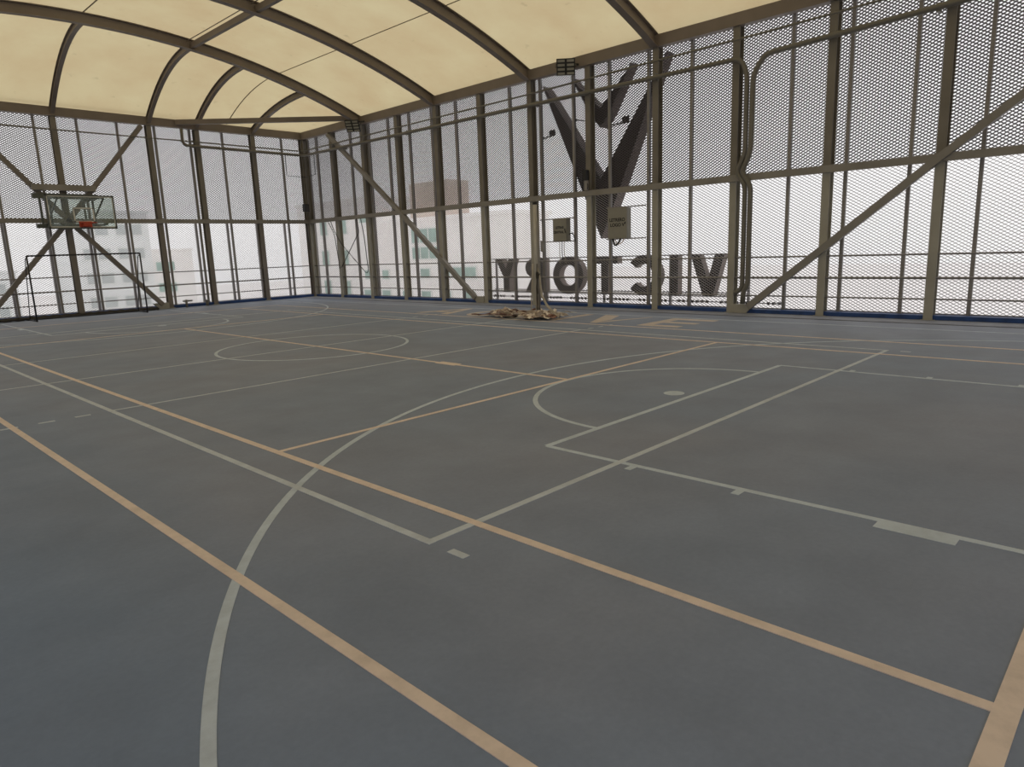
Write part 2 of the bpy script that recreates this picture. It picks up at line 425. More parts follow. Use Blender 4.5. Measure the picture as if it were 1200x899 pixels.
def wall(name, label, origin, udir, odir, u0, u1, cols, mulls, arches_u, braces, sheet_rot, lower_post=False, paint=('steel_low', 'steel_high', 'steel')):
    """u runs along the wall, o outwards; every piece is a part of the wall"""
    root = setting(name, label, 'wall')
    O, U, N = Vector(origin), Vector(udir), Vector(odir)
    P = lambda u, o, z: O + U * u + N * o + Vector((0, 0, z))
    def bx(nm, m, ua, ub, oa, ob, za, zb): return MB().quadbox(P(ua, oa, za), U * (ub - ua), N * (ob - oa), (0, 0, zb - za)).build(nm, m, root)
    def clone(o, du):
        c = o.copy(); C.objects.link(c); c.parent = root; c.location = tuple(U * du); return c
    # columns (I sections, inner flange on the wall line), one below and one above the middle beam
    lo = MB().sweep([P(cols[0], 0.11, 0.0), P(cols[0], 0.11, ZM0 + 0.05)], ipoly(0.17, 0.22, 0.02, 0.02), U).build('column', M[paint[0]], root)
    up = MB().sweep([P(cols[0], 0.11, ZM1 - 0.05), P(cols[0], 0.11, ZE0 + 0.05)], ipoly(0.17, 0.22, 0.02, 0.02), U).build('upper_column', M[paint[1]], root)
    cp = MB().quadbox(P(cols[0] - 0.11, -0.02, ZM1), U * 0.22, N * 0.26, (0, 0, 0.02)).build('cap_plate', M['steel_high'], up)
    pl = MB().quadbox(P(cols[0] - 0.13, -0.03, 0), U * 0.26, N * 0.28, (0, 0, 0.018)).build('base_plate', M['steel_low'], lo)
    for c in cols[1:]:
        cc = clone(lo, c - cols[0])
        pp = pl.copy(); C.objects.link(pp); pp.parent = cc
        cu = clone(up, c - cols[0])
        pq = cp.copy(); C.objects.link(pq); pq.parent = cu
    mu = bx('mullion', M['rail'], mulls[0] - 0.035, mulls[0] + 0.035, 0.24, 0.30, 0.08, ZE0 + 0.05)
    for c in mulls[1:]: clone(mu, c - mulls[0])
    if lower_post:
        po = bx('outer_post', M['rail'], mulls[0] - 0.04, mulls[0] + 0.04, 0.62, 0.70, -0.05, 3.2)
        for c in mulls[1:]: clone(po, c - mulls[0])
    # beams
    bx('middle_beam', M['steel'], u0, u1, -0.055, 0.075, ZM0, ZM1)
    bx('eave_beam', M['roof_steel'], u0, u1, -0.05, 0.16, ZE0, ZE1)
    MB().tube([P(u0, 0.06, ZE1 + 0.16), P(u1, 0.06, ZE1 + 0.16)], 0.018, 6).build('eave_cable', M['roof_steel'], root)
    # guard rails
    for z, r in ((1.335, 0.019), (0.855, 0.026), (0.425, 0.017)):
        MB().tube([P(u0, 0.11, z), P(u1, 0.11, z)], r, 8).build('guard_rail', M['rail'], root, smooth=True)
    # kerb
    bx('kerb', M['blue'], u0, u1, 0.03, 0.5, -0.02, 0.10)
    # expanded metal
    for n in range(len(mulls) - 1):
        a, b = sorted((mulls[n], mulls[n + 1]))
        start = b if sheet_rot[1] else a
        for me in (low_sheet, high_sheet):
            o = bpy.data.objects.new('mesh_panel', me); C.objects.link(o); o.parent = root
            o.location = tuple(P(start, 0.335, 0)); o.rotation_euler = (0, 0, sheet_rot[0]); o.scale = ((b - a) / BW, 1, 1)
            o['kind'] = 'structure'
    # diagonal braces with gusset plates
    for (ua, za, ub, zb) in braces:
        MB().bar(P(ua, -0.02, za), P(ub, -0.02, zb), 0.15, 0.13, N).build('brace', M[paint[2]], root)
    return root, P, U, N

mull_r = [2.9458 + 1.2458 * n for n in range(-5, 21)]
mull_b = [15.2 + 1.25 - 1.25 * n for n in range(0, 16)]
def gusset(root, P, u, s, m=None):
    pts = [(u + s * 0.085, 0.0), (u + s * 0.42, 0.0), (u + s * 0.62, 0.22), (u + s * 0.085, 0.22)]
    q = MB(); q.prism(pts, lambda a, b: P(a, -0.03, b), P(0, 0.16, 0) - P(0, 0, 0)); q.build('gusset', M['steel_low'], root)
k5, k1, k9, k13, k3, k11 = COL_R[5], COL_R[1], COL_R[9], COL_R[13], COL_R[3], COL_R[11]
br_r = [(k5 + 0.48, 0.16, k3, 3.2), (k3, 3.2, k1 + 0.1, 6.5), (k9 - 0.48, 0.16, k11, 3.2), (k11, 3.2, k13, 6.5)]
wr, PR, UR, NR = wall('wall_right', 'long right wall of steel columns, rails and expanded metal mesh', (XR, 0, 0), (0, 1, 0), (1, 0, 0),
    YN - 0.3, YB + 0.3, COL_R, mull_r, None, br_r, (-math.pi / 2, True))
gusset(wr, PR, k5, 1); gusset(wr, PR, k9, -1)
br_b = [(9.62, 0.16, 6.96, 3.2), (4.30, 0.16, 6.96, 3.2), (6.96, 3.2, 9.66, 6.5), (6.96, 3.2, 4.26, 6.5)]
wb, PB, UB, NB = wall('wall_back', 'far end wall of steel columns, cross braces and mesh', (0, YB, 0), (1, 0, 0), (0, 1, 0),
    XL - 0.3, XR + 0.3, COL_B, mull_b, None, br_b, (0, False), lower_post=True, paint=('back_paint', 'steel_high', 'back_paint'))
gusset(wb, PB, 9.93, -1); gusset(wb, PB, 3.99, 1)
MB().box(6.02, 7.88, YB - 0.2, YB - 0.03, 4.17, 4.36).build('header_beam', M['steel'], wb)
wl_, PL, UL, NL = wall('wall_left', 'long left wall of steel columns and mesh beside the camera', (XL, 0, 0), (0, 1, 0), (-1, 0, 0),
    YN - 0.3, YB + 0.3, COL_R, mull_r, None, br_r, (math.pi / 2, False))
wn_, PN, UN, NN = wall('wall_near', 'near end wall of steel columns and mesh behind the camera', (0, YN, 0), (1, 0, 0), (0, -1, 0),
    XL - 0.3, XR + 0.3, COL_B, mull_b, None, br_b, (math.pi, True))

# ---- roof
RAD, HALF, ZR, ZA = 23.4, 9.02, 8.50, 6.72
YE0, YE1 = arch_y[0], arch_y[-1]
def arch_z(x):
    dx = abs(x - XC); return ZR - (RAD - math.sqrt(max(RAD * RAD - dx * dx, 0)))
def roof_z(x, y):
    z = arch_z(x)
    if y > YE0: t = min(1, (y - YE0) / (YB - YE0))
    elif y < YE1: t = min(1, (YE1 - y) / (YE1 - YN))
    else: t = 0
    return ZA + (z - ZA) * (1 - t ** 2.1)
roof = setting('ceiling', 'vaulted cream membrane roof on curved steel arches', 'ceiling')
IA = ipoly(0.20, 0.30, 0.025, 0.03)
for y in arch_y:
    path = [(XC - HALF + 2 * HALF * i / 40, y, arch_z(XC - HALF + 2 * HALF * i / 40)) for i in range(41)]
    MB().sweep(path, IA, (0, 1, 0)).build('arch', M['roof_steel'], roof)
for x in COL_B[1:-1]:
    for (ya, yb) in ((YE0, YB), (YE1, YN)):
        path = [(x, ya + (yb - ya) * i / 16, roof_z(x, ya + (yb - ya) * i / 16) - 0.02) for i in range(17)]
        MB().sweep(path, ipoly(0.13, 0.2, 0.02, 0.025), (1, 0, 0)).build('rib', M['roof_steel'], roof)
for x in (9.95, 4.01):
    MB().bar((x, YE1, arch_z(x) - 0.02), (x, YE0, arch_z(x) - 0.02), 0.12, 0.16).build('purlin', M['roof_steel'], roof)
for sx in (1, -1):
    for (ya, yb) in ((YB - 0.05, YE0 + 0.1), (YN + 0.05, YE1 - 0.1)):
        MB().bar((XC + sx * 3.9, ya, 6.74), (XC + sx * 8.98, yb, 6.80), 0.16, 0.17).build('corner_brace', M['roof_steel'], roof)
for x in (9.80, 4.16):
    MB().tube([(x, YE1, arch_z(x) + 0.07), (x, YE0, arch_z(x) + 0.07)], 0.014, 6).build('stay_cable', M['roof_steel'], roof)
OFF = 0.152
def patch(nm, xa, xb, ya, yb, m, nx=10, ny=8, dz=OFF, th=0.006):
    v, f = [], []
    for k in (0, 1):
        for j in range(ny + 1):
            for i in range(nx + 1):
                x = xa + (xb - xa) * i / nx; y = ya + (yb - ya) * j / ny
                v.append((x, y, roof_z(x, y) + dz + k * th))
    n1 = (nx + 1) * (ny + 1); id_ = lambda k, i, j: k * n1 + j * (nx + 1) + i
    # a single skin: fabric thickness is negligible next to its translucency
    for j in range(ny):
        for i in range(nx):
            f.append((id_(0, i, j), id_(0, i + 1, j), id_(0, i + 1, j + 1), id_(0, i, j + 1)))
    q = MB(); q.v, q.f = v[:n1], f
    return q.build(nm, m, roof, smooth=True)
HM = HALF + 0.14
xs = [XC - HM, 1.14, XC, 12.82, XC + HM]
for b in range(len(arch_y) - 1):
    for i in range(4):
        tag(patch('membrane_panel', xs[i], xs[i + 1], arch_y[b + 1], arch_y[b], M['membrane'], 12, 2), kind='structure')
xh = [XC - HM] + sorted(COL_B[1:-1]) + [XC + HM]
for (ya, yb) in ((YE0, YB + 0.14), (YN - 0.14, YE1)):
    for i in range(len(xh) - 1):
        tag(patch('membrane_panel', xh[i], xh[i + 1], ya, yb, M['membrane'], 6, 14), kind='structure')
for x in (1.14, XC, 12.82):
    n = 70; path = [(x, YN + (YB - YN) * i / n, roof_z(x, YN + (YB - YN) * i / n) + OFF - 0.008) for i in range(n + 1)]
    MB().sweep(path, [(-0.018, -0.004), (0.018, -0.004), (0.018, 0.004), (-0.018, 0.004)], (1, 0, 0)).build('membrane_seam', M['seam'], roof)

# ------------------------------------------------------------------ basketball hoop on the far wall
hp = (6.96, YB - 0.2, 0.0)
hoop = thing('basketball_hoop', hp, 'wall-mounted basketball hoop with clear backboard and orange rim', 'basketball hoop')
def hpart(q, nm, m, par=None, **k): return q.build(nm, m, par or hoop, local=hp, **k)
yb_, yf = YB - 0.12, 25.45
hpart(MB().box(6.0, 7.86, yb_ - 0.1, yb_ + 0.06, 3.90, 4.06), 'mounting_beam', M['board_frame'])
hpart(MB().box(6.0, 7.86, yb_ - 0.1, yb_ + 0.06, 2.95, 3.09), 'mounting_beam', M['board_frame'])
for x in (6.18, 6.45, 7.45, 7.72):
    hpart(MB().box(x - 0.03, x + 0.03, yb_ - 0.1, yb_ - 0.04, 3.09, 3.90), 'upright', M['board_frame'])
for x in (6.3, 7.6):
    for z in (3.0, 3.86):
        hpart(MB().bar((x, yb_ - 0.08, z), (x, yf + 0.03, z), 0.06, 0.06), 'support_arm', M['board_frame'])
    hpart(MB().bar((x, yb_ - 0.08, 3.06), (x, yf + 0.05, 3.82), 0.04, 0.04), 'support_arm', M['board_frame'])
bx0, bx1, bz0, bz1 = 5.95, 7.88, 2.85, 3.90
fr = MB()
for (a, b, c, d) in ((bx0, bx1, bz0, bz0 + 0.045), (bx0, bx1, bz1 - 0.035, bz1), (bx0, bx0 + 0.035, bz0, bz1), (bx1 - 0.035, bx1, bz0, bz1)):
    fr.box(a, b, yf - 0.015, yf + 0.035, c, d)
hpart(fr, 'backboard_frame', M['board_frame'])
gl = hpart(MB().box(bx0 + 0.03, bx1 - 0.03, yf + 0.0, yf + 0.012, bz0 + 0.04, bz1 - 0.03), 'backboard_glass', M['glass'])
tp = MB()
for (a, b, c, d) in ((6.66, 7.25, 3.06, 3.10), (6.66, 7.25, 3.47, 3.51), (6.66, 6.70, 3.06, 3.51), (7.21, 7.25, 3.06, 3.51)):
    tp.box(a, b, yf - 0.004, yf - 0.001, c, d)
hpart(tp, 'target_square', M['white_tape'], gl)
fw = MB()
for (a, b, c, d) in ((bx0 + .035, bx1 - .035, bz0 + .045, bz0 + .075), (bx0 + .035, bx1 - .035, bz1 - .065, bz1 - .035), (bx0 + .035, bx0 + .06, bz0 + .045, bz1 - .035), (bx1 - .06, bx1 - .035, bz0 + .045, bz1 - .035)):
    fw.box(a, b, yf - 0.004, yf - 0.001, c, d)
hpart(fw, 'edge_marking', M['white_tape'], gl)
ring = [(6.96 + 0.228 * math.cos(a), yf - 0.40 + 0.228 * math.sin(a), 3.02) for a in [2 * math.pi * k / 24 for k in range(25)]]
hpart(MB().tube(ring, 0.014, 8), 'rim', M['orange_rim'], smooth=True)
hpart(MB().box(6.85, 7.07, yf - 0.2, yf - 0.016, 2.93, 3.05).box(6.78, 7.14, yf - 0.04, yf - 0.015, 2.9, 3.08), 'rim_bracket', M['orange_rim'])

# ------------------------------------------------------------------ goal frame
gp_ = (7.0, 25.9, 0)
goal = thing('goal_frame', gp_, 'thin black tube football goal frame below the basketball hoop', 'goal')
gx0, gx1, gy, gd = 5.33, 8.62, 25.95, 0.9
def gpart(pts, nm, r=0.022): return MB().tube(pts, r, 8).build(nm, M['black_tube'], goal, smooth=True, local=gp_)
gpart([(gx0, gy, 0), (gx0, gy, 2.06)], 'post', 0.026); gpart([(gx1, gy, 0), (gx1, gy, 2.06)], 'post', 0.026)
gpart([(gx0, gy, 2.05), (gx1, gy, 2.05)], 'crossbar', 0.026)
for x in (gx0, gx1):
    gpart(rnd_path([(x, gy, 1.98), (x, gy + 0.22, 1.98), (x, gy + gd, 0.03)], 0.1), 'back_stay', 0.014)
    gpart([(x, gy, 0.02), (x, gy + gd, 0.02)], 'side_bar', 0.02)
gpart([(gx0, gy + gd, 0.02), (gx1, gy + gd, 0.02)], 'rear_bar', 0.02)
q = MB()
for k in range(3):
    q.tube([(gx0 - 0.9 + 4.9 * i / 40, gy + gd + 0.08 + 0.05 * k + 0.02 * math.sin(i * 1.7 + k), 0.045 + 0.03 * (k == 1) + 0.018 * math.sin(i * 2.3 + 2 * k)) for i in range(41)], 0.038, 7)
q.build('bunched_net', M['net'], goal, smooth=True, local=gp_)

# ------------------------------------------------------------------ net post with the fallen net
pp_ = (13.2, 11.75, 0)
post = thing('net_post', pp_, 'tall pale net post standing in the heap of fallen webbing', 'net post')
def ppart(q, nm, m, **k): return q.build(nm, m, post, local=pp_, **k)
ppart(MB().tube([(13.2, 11.75, 0), (13.2, 11.75, 2.82)], 0.05, 12), 'pole', M['pale_steel'], smooth=True)
ppart(MB().tube([(13.2, 11.67, 0.02), (13.2, 11.67, 2.4)], 0.018, 8), 'tension_tube', M['rail'], smooth=True)
ppart(MB().tube([(13.2, 11.75, 2.8), (13.2, 11.75, 2.86)], 0.055, 12), 'cap', M['dark'], smooth=True)
ppart(MB().box(13.1, 13.3, 11.6, 11.9, 0.0, 0.02), 'base_plate', M['steel'])
ppart(MB().box(13.13, 13.2, 11.66, 11.72, 0.98, 1.14).tube([(13.15, 11.66, 1.05), (13.13, 11.58, 1.1)], 0.012), 'winch', M['dark'])
random.seed(4)
st = MB().tube(rnd_path([(13.2, 11.70, 1.25), (13.18, 11.58, 0.55), (13.1, 11.35, 0.32), (12.95, 10.95, 0.12), (12.9, 10.8, 0.06)], 0.1), 0.03, 8).build('hanging_strap', M['pale_wood'], None, smooth=True)
tag(st, 'pale webbing strap running down the net post to the floor', 'strap')
for (dy, lab) in ((0.0, 'dark cord bundle hanging down the side of the net post'), (0.16, 'pale rope hanging down the far side of the net post')):
    q = MB()
    for k in range(4 if dy == 0 else 2):
        a = random.uniform(-.03, .03)
        q.tube(rnd_path([(13.12, 11.68 + dy * 0.9 + a, 1.35 - 0.25 * k * (dy == 0)), (13.1, 11.69 + dy + a * 1.6, 0.8), (13.12, 11.68 + dy * 1.2 - a, 0.4), (13.1, 11.7 + dy * 1.3 + a * 2, 0.04)], 0.15), 0.014, 6)
    tag(q.build('rope', M['net'] if dy == 0 else M['pale_wood'], None, smooth=True), lab, 'rope')
# the fallen net: crumpled webbing tapes are separate loose strips, the cords a tangle
def floor_strip(i, cx, cy):
    a = random.gauss(math.pi / 2 - 0.15, 0.6); L = random.uniform(0.25, 0.8); n = 7; w = random.uniform(0.06, 0.13)
    d = Vector((math.cos(a), math.sin(a), 0)); s = Vector((-d.y, d.x, 0))
    h = random.uniform(0.01, 0.06) if i % 7 else random.uniform(0.08, 0.18)
    ph = random.uniform(0, 6); q = MB(); v, f = [], []
    for k in range(n + 1):
        t = k / n
        p = d * (L * (t - .5)) + s * (0.07 * math.sin(ph + 5 * t)) + Vector((0, 0, 0.012 + h * max(0, math.sin(math.pi * t)) * (0.6 + .4 * math.sin(ph + 9 * t))))
        tw = 0.55 * math.sin(ph * 2 + 4 * t); ww = s * math.cos(tw) * w + Vector((0, 0, abs(math.sin(tw)) * w))
        for sg in (-.5, .5):
            for dz in (0, 0.006):
                e = p + ww * sg + Vector((0, 0, dz)); v.append((e.x, e.y, max(e.z, 0.006 + dz)))
    for k in range(n):
        b = 4 * k
        f += [(b, b + 2, b + 6, b + 4), (b + 1, b + 5, b + 7, b + 3), (b, b + 4, b + 5, b + 1), (b + 2, b + 3, b + 7, b + 6)]
    f += [(0, 1, 3, 2), (4 * n, 4 * n + 2, 4 * n + 3, 4 * n + 1)]
    q.v, q.f = v, f
    o = q.build('webbing_strip', M['strap_brown'] if i % 4 == 1 else M['strap']); o.location = (cx, cy, 0.03 + random.uniform(0, 0.06))
    if i % 4 == 1: tag(o, 'brown stained webbing strip crumpled in the heap round the net post', 'webbing strip', 'brown webbing strips in the fallen heap')
    else: tag(o, 'cream webbing strip crumpled in the heap round the net post', 'webbing strip', 'cream webbing strips in the fallen heap')
for i in range(110):
    t = random.random(); cx = 12.95 + random.gauss(0, 0.24) + 0.12 * t; cy = 11.0 + 2.1 * t + random.gauss(0, 0.08)
    floor_strip(i, cx, cy)
q = MB()
for i in range(34):
    cx, cy = 13.0 + random.gauss(0, 0.15), random.uniform(11.5, 12.6); a = random.uniform(0, 6.3); pts = []
    for k in range(6):
        a += random.uniform(-1.2, 1.2); cx += 0.08 * math.cos(a); cy += 0.08 * math.sin(a)
        pts.append((cx, cy, random.uniform(0.012, 0.07)))
    q.tube(rnd_path(pts, 0.05, 3), 0.012, 5)
tag(q.build('tangled_netting', M['net']), 'dark tangle of net cord under the webbing strips on floor', 'netting', kind='stuff')

# ------------------------------------------------------------------ pipes
def pipe(nm, pts, r, label, m='pipe', rad=0.2, brackets=()):
    o = MB().tube(rnd_path(pts, rad), r, 10).build(nm, M[m], None, smooth=True); tag(o, label, 'pipe')
    for b in brackets:
        MB().box(b[0] - 0.02, b[0] + 0.14, b[1] - 0.03, b[1] + 0.03, b[2] - r - 0.02, b[2] + r + 0.02).build('clamp', M['pipe'], o)
    return o
XP = 15.88
pipe('drain_pipe', [(11.0, 27.1, 6.52), (11.0, 27.1, 5.93), (15.8, 27.1, 5.90), (XP, 26.9, 5.88), (XP, 7.72, 5.82), (XP, 7.56, 5.45), (XP, 7.56, 3.72),
     (XP, 7.73, 3.38), (XP, 7.73, 3.28), (XP, 7.54, 3.02), (XP, 7.54, 0.62), (XP, 7.70, 0.50), (XP + 0.16, 7.78, 0.50)], 0.055,
     'grey drain pipe running along the back and right walls, then down beside the low brace', brackets=[(XP, y, 5.85) for y in (24, 20, 14, 10)])
pipe('drain_pipe', [(XP, -2.6, 6.2), (XP, 4.68, 5.90), (XP, 7.15, 5.80), (XP, 7.42, 5.42), (XP, 7.43, 3.72), (XP, 7.60, 3.38), (XP, 7.60, 3.26), (XP, 7.405, 3.0),
     (XP, 7.405, 0.70), (XP, 7.50, 0.56), (XP, 7.52, 0.24)], 0.06,
     'grey drain pipe coming down from the eave on the near side of the paired downpipes', brackets=[(XP, y, 5.93) for y in (3.8, 0.5)])
pipe('conduit', [(-2.0, 27.12, 6.14), (15.7, 27.12, 6.07), (15.86, 26.9, 6.06), (15.86, 14.4, 6.14), (15.86, 7.2, 6.24), (15.86, -2.6, 6.5)], 0.025,
     'thin grey conduit strung under the eave above the drain pipes')
tb = MB().tube([(10.35, 27.05, 0.0), (10.35, 27.05, 0.30)], 0.05, 8)
vv = thing('floor_valve', (10.4, 27.05, 0), 'small pipe stub with valve beside the far gusset plate', 'valve')
MB().tube([(10.4, 27.05, 0.0), (10.4, 27.05, 0.30)], 0.045, 8).build('pipe_stub', M['pipe'], vv, local=(10.4, 27.05, 0), smooth=True)
MB().tube([(10.28, 27.05, 0.24), (10.62, 27.05, 0.24)], 0.03, 8).build('valve_arm', M['pipe'], vv, local=(10.4, 27.05, 0), smooth=True)
v2 = thing('floor_drain_stub', (11.2, 27.1, 0), 'short pale pipe stub standing by the far kerb', 'pipe stub')
MB().tube([(11.2, 27.1, 0.0), (11.2, 27.1, 0.2)], 0.06, 8).build('stub', M['pipe'], v2, local=(11.2, 27.1, 0), smooth=True)
MB().tube([(11.2, 27.1, 0.2), (11.2, 27.1, 0.24)], 0.085, 8).build('collar', M['rail'], v2, local=(11.2, 27.1, 0), smooth=True)

# ------------------------------------------------------------------ floodlights
def floodlight(loc, nrm, label, s=1.0, anchor=None):
    o = thing('floodlight', loc, label, 'floodlight', 'floodlights under the right eave')
    L = Vector(loc); n = Vector(nrm).normalized(); r = n.cross(Vector((0, 0, 1))).normalized(); u = r.cross(n)
    w, h = 0.50 * s, 0.42 * s
    f = lambda a, b, c: L + r * a + u * b + n * c
    q = MB().quadbox(f(-w / 2, -h / 2, -0.07), r * w, u * h, n * 0.06)
    q.build('housing', M['dark'], o, local=loc)
    for i in range(2):
        for j in range(4):
            MB().quadbox(f(-w / 2 + 0.03 + i * w / 2, -h / 2 + 0.022 + j * h / 4, -0.012), r * (w / 2 - 0.06), u * (h / 4 - 0.045), n * 0.016).build('lens', M['lamp'], o, local=loc)
    fins = MB()
    for j in range(6): fins.quadbox(f(-w / 2 + 0.04, -h / 2 + 0.03 + j * 0.066 * s, -0.14), r * (w - 0.08), u * 0.012, n * 0.08)
    fins.build('cooling_fin', M['dark'], o, local=loc)
    yk = MB().bar(f(-w / 2 - 0.02, 0, -0.04), f(-w / 2 - 0.02, 0.05, -0.22), 0.03, 0.02).bar(f(w / 2 + 0.02, 0, -0.04), f(w / 2 + 0.02, 0.05, -0.22), 0.03, 0.02)
    yk.bar(f(-w / 2 - 0.02, 0.05, -0.22), f(w / 2 + 0.02, 0.05, -0.22), 0.03, 0.02)
    yk.bar(f(0, 0.05, -0.22), anchor, 0.05, 0.05)
    yk.build('yoke', M['dark'], o, local=loc)
    return o
floodlight((15.55, 12.58, 6.52), (-0.75, -0.62, -0.35), 'black eight-panel floodlight under the eave above the chevron sign', 1.0, Vector((15.95, 12.45, 6.62)))
floodlight((15.5, 22.75, 6.42), (-0.7, -0.5, -0.55), 'black eight-panel floodlight at the foot of the farthest arch', 1.05, Vector((15.95, 22.6, 6.62)))

# ------------------------------------------------------------------ control boxes
def text_mesh(nm, s, size, origin, udir, vdir, m, par, ploc):
    cu = bpy.data.curves.new(nm, 'FONT'); cu.body = s; cu.size = size; cu.align_x = 'CENTER'; cu.extrude = 0.001; cu.offset = 0.004
    t = bpy.data.objects.new(nm, cu); C.objects.link(t)
    dg = bpy.context.evaluated_depsgraph_get(); me = bpy.data.meshes.new_from_object(t.evaluated_get(dg))
    bpy.data.objects.remove(t); me.materials.clear(); me.materials.append(M[m])
    o = bpy.data.objects.new(nm, me); C.objects.link(o); o.parent = par
    u, v = Vector(udir), Vector(vdir); w = u.cross(v); mm = Matrix((u, v, w)).transposed().to_4x4()
    o.matrix_local = Matrix.Translation(Vector(origin) - Vector(ploc)) @ mm
    return o
def control_box(y0, y1, z0, z1, depth, lines, label, rails):
    loc = (16.1, (y0 + y1) / 2, z0)
    o = thing('control_box', loc, label, 'control box')
    MB().box(16.1, 16.1 + depth, y0, y1, z0, z1).build('casing', M['box'], o, local=loc)
    MB().box(16.085, 16.1, y0 + 0.012, y1 - 0.012, z0 + 0.012, z1 - 0.012).build('gasket', M['boxdark'], o, local=loc)
    d = MB().box(16.065, 16.085, y0, y1, z0, z1).build('door', M['box'], o, local=loc)
    MB().box(16.05, 16.065, y0 + 0.03, y0 + 0.06, (z0 + z1) / 2 - 0.03, (z0 + z1) / 2 + 0.03).build('latch', M['boxdark'], d, local=loc)
    for i, s in enumerate(lines):
        text_mesh('lettering', s, 0.125 if y1 - y0 > 0.55 else 0.095, (16.063, (y0 + y1) / 2, z0 + (z1 - z0) * 0.56 - 0.135 * i), (0, -1, 0), (0, 0, 1), 'ink', d, loc)
    for (za, ya, yb2) in rails:
        MB().box(16.17, 16.2, ya, yb2, za - 0.015, za + 0.015).build('mounting_rail', M['rail'], o, local=loc)
    return o
control_box(13.10, 13.60, 1.92, 2.56, 0.17, ['LETRAS', 'CENTRAL R'], 'smaller grey wall box with two lines of stencilled letters', [(2.57, 12.9, 14.2), (1.91, 12.9, 14.2)])
control_box(10.98, 11.60, 1.92, 2.74, 0.17, ['LETRERO', 'LOGO V'], 'larger grey wall box below the point of the chevron sign', [(2.76, 10.45, 11.75), (1.91, 10.45, 11.75)])
MB_ = [(13.25, 'pale cable dropping from the smaller wall box, hung nearest to its side'), (13.33, 'middle of the pale cables dropping from the smaller wall box'), (13.42, 'pale cable dropping from the smaller wall box, hung farthest back')]
for i, (y, lab) in enumerate(MB_):
    tag(MB().tube(rnd_path([(16.15, y, 1.92), (16.16, y + 0.02, 1.6), (16.2, y - 0.02 + 0.03 * i, 1.25)], 0.1), 0.012, 6).build('box_cable', M['pale_wood'] if i != 1 else M['cable']), lab, 'cable')
tag(MB().tube(rnd_path([(16.2, 13.1, 2.1), (16.2, 12.98, 2.15), (16.2, 12.9, 2.02), (16.22, 12.88, 1.9)], 0.05), 0.015, 6).build('box_cable', M['cable']), 'black cable looping out of the side of the smaller box', 'cable')
tag(MB().tube(rnd_path([(16.15, 11.5, 1.92), (16.1, 11.4, 1.72), (16.1, 11.28, 1.78), (16.1, 11.2, 1.92)], 0.08), 0.028, 6).build('box_cable', M['cable']), 'black cable loop hanging from the larger wall box', 'cable')
tag(MB().tube(rnd_path([(16.15, 11.42, 1.92), (16.1, 11.33, 1.75), (16.1, 11.15, 1.8), (16.1, 11.08, 1.92)], 0.08), 0.015, 6).build('box_cable', M['orange_line']), 'pink cable loop hanging from the larger wall box', 'cable')
jb = thing('junction_box', (16.15, 14.08, 1.63), 'small grey junction box on the mullion behind the net post', 'junction box')
MB().box(16.12, 16.22, 14.03, 14.14, 1.63, 1.94).build('casing', M['box'], jb, local=(16.15, 14.08, 1.63))
MB().box(16.105, 16.12, 14.02, 14.15, 1.62, 1.95).build('cover', M['rail'], jb, local=(16.15, 14.08, 1.63))
cm = thing('column_sensor', (15.92, 12.22, 3.27), 'black sensor with cable coil on the column by the chevron point', 'sensor')
MB().box(15.84, 15.98, 12.17, 12.29, 3.55, 3.82).build('casing', M['dark'], cm, local=(15.92, 12.22, 3.27))
MB().tube([(15.9, 12.22 + 0.07 * math.sin(a), 3.38 + 0.09 * math.cos(a)) for a in [2 * math.pi * k / 16 for k in range(17)]], 0.014, 6).build('cable_coil', M['cable'], cm, local=(15.92, 12.22, 3.27), smooth=True)
MB().box(15.88, 15.96, 12.17, 12.27, 3.28, 3.54).build('lower_casing', M['rail'], cm, local=(15.92, 12.22, 3.27))
sp = thing('speaker', (15.8, 27.05, 3.6), 'small black speaker on the far corner column', 'speaker')
MB().box(15.66, 15.86, 26.9, 27.1, 3.60, 3.90).build('cabinet', M['dark'], sp, local=(15.8, 27.05, 3.6))
MB().box(15.69, 15.83, 26.885, 26.9, 3.63, 3.87).build('grille', M['cable'], sp, local=(15.8, 27.05, 3.6))
# wire bracket in the corner, loose cables
wb2 = MB().tube([(15.09, 27.12, 5.88), (15.09, 27.12, 5.05), (15.9, 27.05, 5.02), (15.9, 26.25, 5.06), (15.9, 26.25, 5.85)], 0.014, 6)
tag(wb2.build('corner_bracket', M['black_tube']), 'thin black wire frame hung round the far corner column', 'bracket')
for pts, lab in (([(15.9, 25.6, 3.12), (15.9, 25.2, 2.6), (15.92, 25.12, 1.9), (15.92, 25.02, 1.2)], 'black cable dropping beside the second column from corner'),
                 ([(15.9, 25.4, 3.12), (15.9, 25.22, 2.75), (15.9, 24.75, 2.2), (15.9, 23.3, 1.12), (15.9, 23.1, 1.0), (15.9, 22.98, 1.1), (15.9, 22.98, 1.3)], 'grey cable sagging in a loop between two far columns'),
                 ([(15.9, 23.55, 3.12), (15.9, 23.42, 2.6), (15.9, 23.6, 2.45), (15.9, 24.85, 1.25)], 'grey cable crossing the sagging loop near the far corner'),
                 ([(15.9, 23.25, 3.12), (15.9, 23.1, 2.4), (15.9, 23.0, 1.3)], 'thin cable dropping straight beside the third column from corner'),
                 ([(15.75, 27.1, 3.1), (15.8, 27.1, 2.6), (15.85, 27.1, 2.0)], 'thin black cable hanging below the corner speaker')):
    tag(MB().tube(rnd_path(pts, 0.2), 0.017, 6).build('loose_cable', M['cable'], None, smooth=True), lab, 'cable')

